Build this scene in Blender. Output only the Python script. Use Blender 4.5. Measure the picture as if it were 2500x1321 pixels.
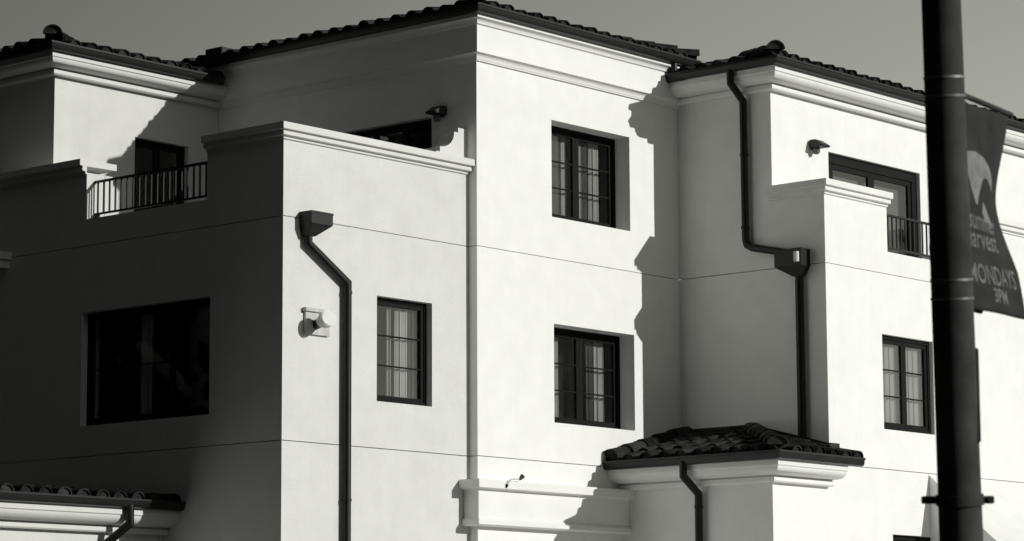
import bpy, bmesh, math, random
from mathutils import Vector, Matrix
random.seed(7)
for o in list(bpy.data.objects): bpy.data.objects.remove(o)
S = bpy.context.scene
C = S.collection

# ------------------------------------------------------------------ camera
cam_d = bpy.data.cameras.new('camera'); cam = bpy.data.objects.new('camera', cam_d); C.objects.link(cam)
yaw, pitch, roll = [math.radians(a) for a in (40.7213, 8.2564, -0.2730)]
fw = Vector((math.cos(yaw)*math.cos(pitch), math.sin(yaw)*math.cos(pitch), math.sin(pitch)))
r0 = Vector((math.sin(yaw), -math.cos(yaw), 0)); u0 = r0.cross(fw)
rr = math.cos(roll)*r0 + math.sin(roll)*u0; uu = -math.sin(roll)*r0 + math.cos(roll)*u0
cam.matrix_world = Matrix(((rr.x, uu.x, -fw.x, -32.570), (rr.y, uu.y, -fw.y, -28.736), (rr.z, uu.z, -fw.z, 1.6), (0, 0, 0, 1)))
cam_d.sensor_width = 36; cam_d.lens = 101.5555; cam_d.clip_end = 4000
cam_d.dof.use_dof = True; cam_d.dof.focus_distance = 43.0; cam_d.dof.aperture_fstop = 6.3
S.camera = cam
S.render.resolution_x = 1024; S.render.resolution_y = 541

# ------------------------------------------------------------------ light (black-and-white film: grey tones with the print's faint warm green cast)
SUN = Vector((0.35, -1.0, 0.37)).normalized()
SUN_STRENGTH, SKY_STRENGTH = 3.25, 0.10
w = bpy.data.worlds.new('World'); S.world = w; w.use_nodes = True
nt = w.node_tree; nt.nodes.clear()
sky = nt.nodes.new('ShaderNodeTexSky'); sky.sky_type = 'NISHITA'; sky.sun_disc = False
sky.sun_elevation = math.asin(SUN.z); sky.sun_rotation = math.atan2(SUN.x, SUN.y)
sky.air_density = 1.0; sky.dust_density = 0.0; sky.ozone_density = 1.0
sep = nt.nodes.new('ShaderNodeSeparateColor')                  # red-sensitive film: the red of the sky only
mulc = nt.nodes.new('ShaderNodeVectorMath'); mulc.operation = 'SCALE'
mulc.inputs[0].default_value = (1.0, 1.02, 0.89)
bg = nt.nodes.new('ShaderNodeBackground'); bg.inputs['Strength'].default_value = SKY_STRENGTH
out = nt.nodes.new('ShaderNodeOutputWorld')
tcw = nt.nodes.new('ShaderNodeTexCoord'); dt = nt.nodes.new('ShaderNodeVectorMath'); dt.operation = 'DOT_PRODUCT'
dt.inputs[1].default_value = (0.65, -0.76, 0.0)                # filtered sky: paler on the sun's side, deeper away from it
mr = nt.nodes.new('ShaderNodeMapRange'); mr.interpolation_type = 'SMOOTHSTEP'
mr.inputs['From Min'].default_value = -0.34; mr.inputs['From Max'].default_value = 0.34; mr.inputs['To Min'].default_value = 0.45; mr.inputs['To Max'].default_value = 1.9
mg = nt.nodes.new('ShaderNodeMath'); mg.operation = 'MULTIPLY'
nt.links.new(tcw.outputs['Generated'], dt.inputs[0]); nt.links.new(dt.outputs['Value'], mr.inputs['Value'])
nt.links.new(sky.outputs[0], sep.inputs[0]); nt.links.new(sep.outputs[0], mg.inputs[0]); nt.links.new(mr.outputs[0], mg.inputs[1])
nt.links.new(mg.outputs[0], mulc.inputs['Scale'])
nt.links.new(mulc.outputs[0], bg.inputs[0]); nt.links.new(bg.outputs[0], out.inputs[0])
sd = bpy.data.lights.new('sun', 'SUN'); sd.energy = SUN_STRENGTH; sd.angle = math.radians(0.5); sd.color = (1.0, 1.0, 0.94)
so = bpy.data.objects.new('sun', sd); C.objects.link(so); so.rotation_euler = SUN.to_track_quat('Z', 'Y').to_euler(); so.location = (10, -30, 30)
S.view_settings.view_transform = 'Standard'; S.view_settings.look = 'None'
S.view_settings.exposure = 0.0; S.view_settings.gamma = 1.0; S.view_settings.use_curve_mapping = False
S.render.engine = 'CYCLES'
S.cycles.max_bounces = 8; S.cycles.diffuse_bounces = 5; S.cycles.transparent_max_bounces = 12

# ------------------------------------------------------------------ materials
def mat(name, g, rough=0.8, var=0.0, vscale=3.0, bump=0.0, bscale=60.0, spec=0.3, metal=0.0, g2=None, streak=0.0):
    m = bpy.data.materials.new(name); m.use_nodes = True
    n = m.node_tree; b = n.nodes['Principled BSDF']
    b.inputs['Roughness'].default_value = rough; b.inputs['Metallic'].default_value = metal
    b.inputs['Specular IOR Level'].default_value = spec
    b.inputs['Base Color'].default_value = (g, g, g*0.985, 1)
    tc = n.nodes.new('ShaderNodeTexCoord'); geo = n.nodes.new('ShaderNodeNewGeometry')
    if var > 0 or streak > 0:
        no = n.nodes.new('ShaderNodeTexNoise'); no.inputs['Scale'].default_value = vscale; no.inputs['Detail'].default_value = 6
        n.links.new(geo.outputs['Position'], no.inputs['Vector'])
        rp = n.nodes.new('ShaderNodeValToRGB')
        lo, hi = g*(1-var), min(0.97, g*(1+var))
        rp.color_ramp.elements[0].position = 0.3; rp.color_ramp.elements[0].color = (lo, lo, lo*0.985, 1)
        rp.color_ramp.elements[1].position = 0.7; rp.color_ramp.elements[1].color = (hi, hi, hi*0.985, 1)
        n.links.new(no.outputs['Fac'], rp.inputs[0]); src = rp.outputs[0]
        if streak > 0:
            mp = n.nodes.new('ShaderNodeMapping'); mp.inputs['Scale'].default_value = (7, 7, 0.35)
            n2 = n.nodes.new('ShaderNodeTexNoise'); n2.inputs['Scale'].default_value = 1.0; n2.inputs['Detail'].default_value = 4
            n.links.new(geo.outputs['Position'], mp.inputs['Vector']); n.links.new(mp.outputs[0], n2.inputs['Vector'])
            r2 = n.nodes.new('ShaderNodeValToRGB')
            r2.color_ramp.elements[0].position = 0.30; r2.color_ramp.elements[0].color = (1-streak,)*3+(1,)
            r2.color_ramp.elements[1].position = 0.55; r2.color_ramp.elements[1].color = (1, 1, 1, 1)
            mx = n.nodes.new('ShaderNodeMix'); mx.data_type = 'RGBA'; mx.blend_type = 'MULTIPLY'; mx.inputs[0].default_value = 1
            n.links.new(n2.outputs['Fac'], r2.inputs[0]); n.links.new(src, mx.inputs[6]); n.links.new(r2.outputs[0], mx.inputs[7]); src = mx.outputs[2]
        n.links.new(src, b.inputs['Base Color'])
    if bump > 0:
        nb = n.nodes.new('ShaderNodeTexNoise'); nb.inputs['Scale'].default_value = bscale; nb.inputs['Detail'].default_value = 5
        n.links.new(geo.outputs['Position'], nb.inputs['Vector'])
        bp = n.nodes.new('ShaderNodeBump'); bp.inputs['Strength'].default_value = bump; bp.inputs['Distance'].default_value = 0.01
        n.links.new(nb.outputs['Fac'], bp.inputs['Height']); n.links.new(bp.outputs[0], b.inputs['Normal'])
    return m
M = {}
M['stucco'] = mat('white_stucco', 0.83, 0.92, 0.03, 2.6, 0.45, 38, 0.15, streak=0.012)
M['stucco2'] = mat('vignetted_stucco', 0.66, 0.92, 0.04, 2.6, 0.45, 38, 0.15, streak=0.015)  # left and rear blocks: vignette darkening put into the wall colour
M['trim'] = mat('white_trim', 0.80, 0.85, 0.03, 2.0, 0.15, 80, 0.2)
M['trim2'] = mat('vignetted_trim', 0.68, 0.85, 0.03, 2.0, 0.15, 80, 0.2)  # trim of the same blocks, vignette darkening in its colour too
M['tile'] = mat('dark_clay_tile', 0.019, 0.85, 0.6, 7.0, 0.6, 40, 0.1)
_n = M['tile'].node_tree; _b = _n.nodes['Principled BSDF']; _src = _b.inputs['Base Color'].links[0].from_socket   # every tile fired a little differently
_oi = _n.nodes.new('ShaderNodeObjectInfo'); _mp = _n.nodes.new('ShaderNodeMapRange'); _mp.inputs['To Min'].default_value = 0.55; _mp.inputs['To Max'].default_value = 1.9
_vm = _n.nodes.new('ShaderNodeVectorMath'); _vm.operation = 'SCALE'
_n.links.new(_oi.outputs['Random'], _mp.inputs['Value']); _n.links.new(_src, _vm.inputs[0]); _n.links.new(_mp.outputs[0], _vm.inputs['Scale']); _n.links.new(_vm.outputs[0], _b.inputs['Base Color'])
M['deck'] = mat('dark_roof_deck', 0.02, 0.9)
M['black'] = mat('black_painted_metal', 0.009, 0.42, 0.3, 6, 0.05, 90, 0.32)
M['frame'] = mat('dark_window_frame', 0.008, 0.6, 0.2, 6, 0, 60, 0.1)
M['room'] = mat('dark_interior', 0.01, 0.95)
M['curtain'] = mat('pale_curtain', 0.42, 0.95, 0.06, 4)
M['curtain_shade'] = mat('shade_toned_curtain', 0.07, 0.95, 0.1, 4)  # dim curtain panels: jamb shade put into a darker curtain colour
M['blind'] = mat('grey_blind', 0.13, 0.9, 0.05, 4)
M['concrete'] = mat('terrace_membrane', 0.10, 0.9, 0.08, 2, 0.2, 40)
M['galv'] = mat('galvanised_metal', 0.5, 0.4, 0.15, 9, 0.05, 80, 0.5, metal=0.6)
M['whitemetal'] = mat('white_enamel', 0.66, 0.45, 0.04, 9)
M['plate'] = mat('weathered_plate', 0.50, 0.6, 0.15, 12, 0.1, 60)
M['lamp'] = mat('dark_bronze', 0.022, 0.5, 0.2, 8)
M['pole'] = mat("black_pole_paint", 0.05, 0.75, 0.35, 5, 0.08, 50, 0.12)
M['strap'] = mat('steel_strap', 0.17, 0.5, 0.5, 14, 0, 60, 0.4, metal=0.5)
M['banner'] = mat('dark_banner_cloth', 0.022, 0.85, 0.35, 7, 0.1, 200)
M['print'] = mat('pale_banner_print', 0.20, 0.85, 0.25, 14)
M['print2'] = mat('dim_banner_print', 0.14, 0.85, 0.3, 10)
M['asphalt'] = mat('asphalt', 0.035, 0.9, 0.25, 3, 0.4, 120)
M['pavement'] = mat("pavement_concrete", 0.68, 0.9, 0.15, 2, 0.2, 60)
M['canvas'] = mat('white_canvas', 0.84, 0.9, 0.04, 3)
M['leaf'] = mat('leaf', 0.025, 0.7, 0.5, 2.0)
M['bark'] = mat('bark', 0.03, 0.9, 0.4, 5, 0.5, 30)
def glass():
    m = bpy.data.materials.new('window_glass'); m.use_nodes = True; n = m.node_tree; n.nodes.clear()
    o = n.nodes.new('ShaderNodeOutputMaterial'); mx = n.nodes.new('ShaderNodeMixShader')
    t = n.nodes.new('ShaderNodeBsdfTransparent'); t.inputs[0].default_value = (0.92, 0.92, 0.91, 1)
    g = n.nodes.new('ShaderNodeBsdfGlossy'); g.inputs['Roughness'].default_value = 0.02
    lw = n.nodes.new('ShaderNodeLayerWeight'); lw.inputs['Blend'].default_value = 0.5
    pw = n.nodes.new('ShaderNodeMath'); pw.operation = 'POWER'; pw.inputs[1].default_value = 4.0
    ad = n.nodes.new('ShaderNodeMath'); ad.operation = 'MULTIPLY_ADD'; ad.inputs[1].default_value = 0.9; ad.inputs[2].default_value = 0.04
    n.links.new(lw.outputs['Facing'], pw.inputs[0]); n.links.new(pw.outputs[0], ad.inputs[0])
    n.links.new(ad.outputs[0], mx.inputs[0]); n.links.new(t.outputs[0], mx.inputs[1]); n.links.new(g.outputs[0], mx.inputs[2])
    n.links.new(mx.outputs[0], o.inputs[0]); return m
M['glass'] = glass()

# ------------------------------------------------------------------ mesh helpers
def link(name, me, parent=None, m=None):
    o = bpy.data.objects.new(name, me); C.objects.link(o)
    if m is not None and me is not None and not me.materials: me.materials.append(m)
    if parent is not None: o.parent = parent
    return o
def tag(o, label, cat, group=None):
    o['label'] = label; o['category'] = cat
    if group: o['group'] = group
    return o
def struct(o, label=None):
    o['kind'] = 'structure'
    if label: o['label'] = label
    return o
def empty(name, loc=(0, 0, 0)):
    o = bpy.data.objects.new(name, None); C.objects.link(o); o.location = loc; o.empty_display_size = 0.3; return o
class MB:
    def __init__(s, T=None): s.v = []; s.f = []; s.T = T
    def pt(s, p):
        p = Vector(p); s.v.append(tuple(s.T @ p if s.T is not None else p)); return len(s.v)-1
    def box(s, x0, x1, y0, y1, z0, z1):
        i = [s.pt(p) for p in ((x0,y0,z0),(x1,y0,z0),(x1,y1,z0),(x0,y1,z0),(x0,y0,z1),(x1,y0,z1),(x1,y1,z1),(x0,y1,z1))]
        for q in ((0,3,2,1),(4,5,6,7),(0,1,5,4),(1,2,6,5),(2,3,7,6),(3,0,4,7)): s.f.append([i[k] for k in q])
        return s
    def tube(s, pts, r, n=12, cap=True, radii=None):
        pts = [Vector(p) for p in pts]; rings = []
        t0 = (pts[1]-pts[0]).normalized(); ref = Vector((0, 0, 1)) if abs(t0.z) < 0.9 else Vector((1, 0, 0))
        a = t0.cross(ref).normalized()
        for i, p in enumerate(pts):
            if i == 0: t = t0; d = t; k = 1
            elif i == len(pts)-1: t = (pts[i]-pts[i-1]).normalized(); d = t; k = 1
            else:
                d0 = (pts[i]-pts[i-1]).normalized(); d1 = (pts[i+1]-pts[i]).normalized(); d = (d0+d1).normalized(); k = 1/max(0.5, d.dot(d0))
            a = (a - d*a.dot(d)).normalized(); b = d.cross(a)
            rad = radii[i] if radii else r; ring = []
            bend = Vector((0, 0, 0))
            if 0 < i < len(pts)-1:
                bend = ((pts[i+1]-pts[i]).normalized() - (pts[i]-pts[i-1]).normalized())
                bend = bend.normalized() if bend.length > 1e-6 else Vector((0, 0, 0))
            for j in range(n):
                an = 2*math.pi*j/n; off = a*math.cos(an)+b*math.sin(an)
                off = off + bend*(off.dot(bend))*(k-1)
                ring.append(s.pt(p+off*rad))
            rings.append(ring)
        for i in range(len(rings)-1):
            for j in range(n): s.f.append([rings[i][j], rings[i][(j+1) % n], rings[i+1][(j+1) % n], rings[i+1][j]])
        if cap: s.f.append(list(reversed(rings[0]))); s.f.append(rings[-1])
        return s
    def sweep(s, path, prof, side=1, cap=True):
        """extrude a closed (offset, z) profile along a plan polyline, mitred; side=+1 offsets to the right of travel"""
        P = [Vector((p[0], p[1])) for p in path]; rings = []
        nor = []
        for i in range(len(P)-1):
            d = (P[i+1]-P[i]).normalized(); nor.append(Vector((d.y, -d.x))*side)
        for i, p in enumerate(P):
            if i == 0: m = nor[0]
            elif i == len(P)-1: m = nor[-1]
            else: m = (nor[i-1]+nor[i])/(1+nor[i-1].dot(nor[i]))
            rings.append([s.pt((p.x+m.x*o, p.y+m.y*o, z)) for o, z in prof])
        k = len(prof)
        for i in range(len(rings)-1):
            for j in range(k): s.f.append([rings[i][j], rings[i][(j+1) % k], rings[i+1][(j+1) % k], rings[i+1][j]])
        if cap: s.f.append(list(reversed(rings[0]))); s.f.append(rings[-1])
        return s
    def prism(s, poly, d):
        """closed prism of a 3-D polygon pushed along vector d"""
        d = Vector(d); a = [s.pt(p) for p in poly]; b = [s.pt(Vector(p)+d) for p in poly]; n = len(poly)
        s.f.append(a[:]); s.f.append(list(reversed(b)))
        for j in range(n): s.f.append([a[j], b[j], b[(j+1) % n], a[(j+1) % n]])
        return s
    def mesh(s, name, bevel=0.0, smooth=False):
        me = bpy.data.meshes.new(name); me.from_pydata(s.v, [], s.f)
        bm = bmesh.new(); bm.from_mesh(me); bmesh.ops.remove_doubles(bm, verts=bm.verts, dist=1e-5)
        bmesh.ops.recalc_face_normals(bm, faces=bm.faces)
        if bevel > 0:
            ed = [e for e in bm.edges if len(e.link_faces) == 2 and e.calc_face_angle(0) > 0.6]
            bmesh.ops.bevel(bm, geom=ed, offset=bevel, segments=2, affect='EDGES', clamp_overlap=True)
        bm.to_mesh(me); bm.free()
        if smooth:
            for p in me.polygons: p.use_smooth = True
            me.set_sharp_from_angle(angle=math.radians(38))
        return me
    def build(s, name, m, parent=None, bevel=0.0, smooth=False):
        return link(name, s.mesh(name, bevel, smooth), parent, M[m] if isinstance(m, str) else m)

def frame_front(x, y, z):      # local (u right, d inward, z up) on a wall that faces -Y
    return Matrix(((1, 0, 0, x), (0, 1, 0, y), (0, 0, 1, z), (0, 0, 0, 1)))
def frame_left(x, y, z):       # the same on a wall that faces -X; u runs towards -Y
    return Matrix(((0, 1, 0, x), (-1, 0, 0, y), (0, 0, 1, z), (0, 0, 0, 1)))

def slab(T, u0, u1, z0, z1, th, holes, name, m, parent):
    us = sorted(set([u0, u1]+[h[i] for h in holes for i in (0, 1) if u0 < h[i] < u1]))
    zs = sorted(set([z0, z1]+[h[i] for h in holes for i in (2, 3) if z0 < h[i] < z1]))
    nu, nz = len(us)-1, len(zs)-1
    def solid(i, j):
        if i < 0 or j < 0 or i >= nu or j >= nz: return False
        cu, cz = (us[i]+us[i+1])/2, (zs[j]+zs[j+1])/2
        return not any(h[0] < cu < h[1] and h[2] < cz < h[3] for h in holes)
    b = MB(T); V = {}
    def v(i, j, k):
        key = (i, j, k)
        if key not in V: V[key] = b.pt((us[i], th*k, zs[j]))
        return V[key]
    for i in range(nu):
        for j in range(nz):
            if not solid(i, j): continue
            b.f.append([v(i,j,0), v(i+1,j,0), v(i+1,j+1,0), v(i,j+1,0)])
            b.f.append([v(i,j,1), v(i,j+1,1), v(i+1,j+1,1), v(i+1,j,1)])
            if not solid(i-1, j): b.f.append([v(i,j,0), v(i,j+1,0), v(i,j+1,1), v(i,j,1)])
            if not solid(i+1, j): b.f.append([v(i+1,j,0), v(i+1,j,1), v(i+1,j+1,1), v(i+1,j+1,0)])
            if not solid(i, j-1): b.f.append([v(i,j,0), v(i,j,1), v(i+1,j,1), v(i+1,j,0)])
            if not solid(i, j+1): b.f.append([v(i,j+1,0), v(i+1,j+1,0), v(i+1,j+1,1), v(i,j+1,1)])
    return b.build(name, m, parent)

J1, J2, G = 5.09, 8.29, 0.006        # the two control joints round the building
def storeys(T, u0, u1, ztop, holes, m, parent, th=0.36, zbot=0.0):
    for a, b in ((zbot, J1-G), (J1+G, J2-G), (J2+G, ztop)):
        if b > a+0.05: slab(T, u0, u1, max(a, zbot), min(b, ztop), th, holes, 'wall', m, parent)

# ------------------------------------------------------------------ ground
g = MB(); g.v = [(-1500,-1500,0),(1500,-1500,0),(1500,1500,0),(-1500,1500,0)]; g.f = [[0,1,2,3]]
struct(g.build('ground', 'asphalt'))
p = MB().box(-3.4, 40, -26.0, -0.4, -0.05, 0.13)
struct(p.build('pavement', 'pavement', None, 0.015))

# ------------------------------------------------------------------ the building
BL = empty('stucco_building', (0, 0, 0))
tag(BL, 'white stucco three storey building with dark barrel tile roofs and black gutters', 'building')
T_M, T_Ml = frame_front(0, 0, 0), frame_left(0, 0, 0)
# central block: front wall, left wall, right wall, back wall
HM = [(1.78, 3.76, 8.95, 10.50), (1.81, 3.83, 5.71, 7.26)]
storeys(T_M, 0, 5.06, 12.0, HM, 'stucco', BL)
HML = [(-2.95, -0.93, 8.72, 10.41)]
storeys(T_Ml, -6.8, -0.36, 12.0, HML, 'stucco', BL)
MB().box(4.70, 5.06, 0.36, 6.8, 8.3, 12.0).build('wall', 'stucco', BL)
MB().box(0, 5.06, 6.8, 7.1, 0, 12.0).build('wall', 'stucco', BL)
# left block, set back 0.17 m from the central front
HL = [(-2.03, -0.83, 5.78, 7.335)]
T_L = frame_front(0, 0.17, 0)
storeys(T_L, -3.97, 0.0, 9.42, HL, 'stucco2', BL)
T_Ll = frame_left(-3.97, 0, 0)
HLL = [(-4.47, -1.66, 5.55, 7.27), (-4.41, -1.75, 8.70, 10.0)]
storeys(T_Ll, -14.0, -0.53, 9.42, HLL, 'stucco2', BL)
MB().box(-3.60, -3.45, 4.41, 5.70, 8.70, 9.42).build('wall', 'stucco2', BL)     # thicker parapet end beside the railing
MB().box(-3.608, 0.0, 0.54, 5.9, 8.45, 8.69).build('terrace_floor', 'concrete', BL)
# rear block, behind the terrace
T_F = frame_front(0, 5.72, 0)
slab(T_F, -3.53, -0.001, 8.5, 11.6, 0.36, [(-1.84, -0.67, 8.70, 10.45)], 'wall', 'stucco2', BL)
slab(frame_left(-3.53, 0, 0), -14.0, -6.08, 8.5, 11.6, 0.36, [], 'wall', 'stucco2', BL)
MB().box(-3.2, 5, 13.6, 14.0, 0, 11.6).build('wall', 'stucco2', BL)
# right block, upper storey and the deeper lower storeys with a terrace
T_Ru = frame_front(0, -1.90, 0)
slab(T_Ru, 5.06, 16.5, J2+G, 11.6, 0.36, [(6.68, 9.46, 8.66, 10.43)], 'wall', 'stucco', BL)
T_Rl = frame_left(5.06, 0, 0)
slab(T_Rl, 0.0, 1.54, J2+G, 11.6, 0.36, [], 'wall', 'stucco', BL)
slab(T_Rl, 1.90, 2.55, J2+G, 9.40, 0.36, [], 'wall', 'stucco', BL)
for a, b in ((0, J1-G), (J1+G, J2-G)):
    slab(T_Rl, 0.0, 2.55, a, b, 0.36, [], 'wall', 'stucco', BL)
T_Rf = frame_front(0, -2.91, 0)
HR = [(6.63, 8.14, 5.74, 7.29), (6.85, 10.1, 8.66, 9.9), (6.81, 10.6, 0.5, 4.05)]
storeys(T_Rf, 5.06, 16.5, 9.40, HR, 'stucco', BL, 0.36)
MB().box(5.43, 16.4, -2.54, -1.0, 8.45, 8.645).build('terrace_floor', 'concrete', BL)
MB().box(16.1, 16.45, -2.5, 6, 0, 11.6).build('wall', 'stucco', BL)
# porch in the corner between the central and the right block
PX, PY = 3.49, -2.93
slab(frame_front(0, PY, 0), PX, 5.055, 0, 5.05, 0.3, [], 'wall', 'stucco', BL)
slab(frame_left(PX, 0, 0), 0.001, 2.629, 0, 5.05, 0.3, [], 'wall', 'stucco', BL)
# low wing on the left
WY = 2.6
slab(frame_front(0, WY, 0), -9.0, -3.972, 0, 4.0, 0.3, [], 'wall', 'stucco2', BL)
slab(frame_left(-9.0, 0, 0), -9.0, -2.9, 0, 4.0, 0.3, [], 'wall', 'stucco2', BL)

# ------------------------------------------------------------------ cornices, caps, bands
def arc(c, r, a0, a1, n):
    return [(c[0]+r*math.cos(math.radians(a0+(a1-a0)*i/n)), c[1]+r*math.sin(math.radians(a0+(a1-a0)*i/n))) for i in range(n+1)]
main_prof = [(-0.05, 11.16), (0.035, 11.16), (0.035, 11.18)] + [(0.12-0.075*math.cos(math.radians(a)), 11.18+0.085*math.sin(math.radians(a))) for a in (0, 25, 50, 75, 90)] \
    + [(0.125, 11.27), (0.12, 11.28), (0.12, 11.69), (0.14, 11.70)] + [(0.225-0.075*math.cos(math.radians(a)), 11.705+0.075*math.sin(math.radians(a))) for a in (0, 25, 50, 75, 90)] \
    + [(0.23, 11.785), (0.225, 11.80), (0.225, 11.96), (-0.05, 11.96)]
MB().sweep([(0, 6.8), (0, 0), (5.06, 0), (5.06, 4)], main_prof, 1).build('cornice', 'trim', BL, smooth=True)
def cove(z0, z1, e0=0.11, e1=0.36):
    """fillet, big cove, fascia: z0 underside, z1 top"""
    h = z1-z0
    pr = [(-0.05, z0), (e0-0.02, z0), (e0, z0+0.02), (e0, z0+0.075), (e0-0.035, z0+0.085), (e0-0.035, z0+0.105)]
    zc = z0+0.105; zt = z0+h*0.70; n = 8
    for i in range(1, n+1):
        t = i/n; a = t*math.pi/2
        pr.append((e0-0.035+(e1-0.02-e0+0.035)*(0.25+0.75*math.sin(a)), zc+(zt-zc)*(1-math.cos(a))))
    pr += [(e1, zt+0.012), (e1, z1), (-0.05, z1)]
    return pr
MB().sweep([(5.06, 0.05), (5.06, -1.90), (16.5, -1.90)], cove(11.21, 11.535, 0.12, 0.36), 1).build('cornice', 'trim', BL, smooth=True)
MB().sweep([(-3.53, 12.0), (-3.53, 5.72), (-0.0, 5.72)], cove(11.18, 11.485, 0.12, 0.34), 1).build('cornice', 'trim2', BL, smooth=True)
MB().sweep([(PX, 0.05), (PX, PY), (4.99, PY)], cove(4.72, 5.035, 0.12, 0.38), 1).build('cornice', 'trim', BL, smooth=True)
MB().sweep([(-9.0, WY), (-3.96, WY)], cove(3.84, 4.18, 0.12, 0.36), 1).build('cornice', 'trim2', BL, smooth=True)
def cap_prof(zt, th=0.36, e=0.14):
    return [(-th-0.10, zt-0.10), (-th-0.10, zt), (e, zt), (e, zt-0.10), (e-0.055, zt-0.105), (e-0.055, zt-0.125), (e-0.05, zt-0.13), (e-0.05, zt-0.175), (0.03, zt-0.185), (0.03, zt-0.22), (-0.002, zt-0.225), (-0.002, zt-0.105)]
def capped(path, side, mm, zt=9.62, th=0.36):
    MB().sweep(path, cap_prof(zt, th), side).build('parapet_cap', mm, BL, 0.006)
capped([(-3.97, 1.75), (-3.97, 0.17), (0.0, 0.17)], -1*-1, 'trim2')
capped([(-3.97, 14.0), (-3.97, 4.41)], 1, 'trim2', 9.62, 0.50)
capped([(5.06, -1.86), (5.06, -2.91), (6.85, -2.91)], -1*-1, 'trim')
capped([(10.1, -2.91), (16.5, -2.91)], 1, 'trim')
# scroll at the end of the left parapet
b = MB()
pts = [(-0.70, 9.61), (-0.70, 9.685), (-0.615, 9.685), (-0.615, 9.765)]
for i in range(9):
    a = math.radians(90*i/8); pts.append((-0.60+0.31*math.sin(a), 9.765+0.26*(1-math.cos(a))))
pts += [(-0.29, 10.035), (-0.20, 10.035), (-0.20, 10.11), (-0.003, 10.11), (-0.003, 9.61)]
b.prism([(x, 0.20, z) for x, z in pts], (0, 0.30, 0))
b.build('parapet_scroll', 'trim2', BL)
# band over the ground floor of the central block
band = [(-0.02, 4.03), (0.14, 4.03), (0.185, 4.05), (0.185, 4.115), (0.165, 4.125), (0.165, 4.14), (0.135, 4.15), (0.135, 4.565), (0.15, 4.58), (0.25, 4.595), (0.25, 4.70), (0.235, 4.725), (-0.02, 4.725)]
MB().sweep([(0, 0.165), (0, 0), (PX, 0)], band, 1).build('string_course', 'trim', BL, 0.004)
# small ledge far along the left face
MB().box(-4.40, -3.965, 6.15, 6.9, 8.25, 8.37).box(-4.32, -3.965, 6.2, 6.9, 8.12, 8.245).build('ledge', 'trim2', BL, 0.006)

# ------------------------------------------------------------------ roofs
def tile_mesh(r0=0.125, r1=0.10, L=0.46, th=0.016, n=8, name='tile', plug=False):
    b = MB()
    def ring(rad, y, z): return [b.pt((rad*math.cos(math.pi*k/n), y, z+rad*0.92*math.sin(math.pi*k/n))) for k in range(n+1)]
    o0, o1, i0, i1 = ring(r0, 0, 0.0), ring(r1, L, 0.012), ring(r0-th, 0, 0.0), ring(r1-th, L, 0.012)
    for k in range(n):
        b.f.append([o0[k], o0[k+1], o1[k+1], o1[k]]); b.f.append([i0[k], i1[k], i1[k+1], i0[k+1]])
        b.f.append([o0[k], i0[k], i0[k+1], o0[k+1]]); b.f.append([o1[k], o1[k+1], i1[k+1], i1[k]])
    b.f.append([o0[0], o1[0], i1[0], i0[0]]); b.f.append([o0[n], i0[n], i1[n], o1[n]])
    if plug:                                                         # mortar-filled end of an eave tile
        pl = ring(r0-th*0.5, 0.03, 0.0); b.f.append(pl)
    me = b.mesh(name, smooth=True); me.materials.append(M['tile']); return me
TILES = [tile_mesh(0.135, 0.105), tile_mesh(0.131, 0.103, 0.455, 0.018)]
EAVE = [tile_mesh(0.135, 0.105, plug=True), tile_mesh(0.131, 0.103, 0.455, 0.018, plug=True)]
HIP = tile_mesh(0.155, 0.125, 0.48, 0.02, 10, 'hip_tile', True)
TILE_ROT = random.Random(3)
def place(me, pos, e, s, tilt, name, parent, jit=1.0):
    """e along the eave, s up the slope (unit, 3-D)"""
    e = Vector(e); s = Vector(s); nrm = e.cross(s).normalized()
    if nrm.z < 0: nrm = -nrm
    s2 = (s*math.cos(tilt)+nrm*math.sin(tilt)).normalized(); n2 = e.cross(s2)
    if n2.z < 0: n2 = -n2
    a = TILE_ROT.uniform(-0.055, 0.055)*jit
    e3 = e*math.cos(a)+s2*math.sin(a); s3 = s2*math.cos(a)-e*math.sin(a)
    p = Vector(pos)+nrm*(TILE_ROT.uniform(-0.010, 0.014)*jit)+s*TILE_ROT.uniform(-0.02, 0.02)*jit
    X = s3.cross(n2)
    mtx = Matrix(((X.x, s3.x, n2.x, p.x), (X.y, s3.y, n2.y, p.y), (X.z, s3.z, n2.z, p.z), (0, 0, 0, 1)))
    if name is None: return mtx
    o = link(name, me, parent); o.matrix_local = mtx; return o
SP, DV = 0.34, 0.37
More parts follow.
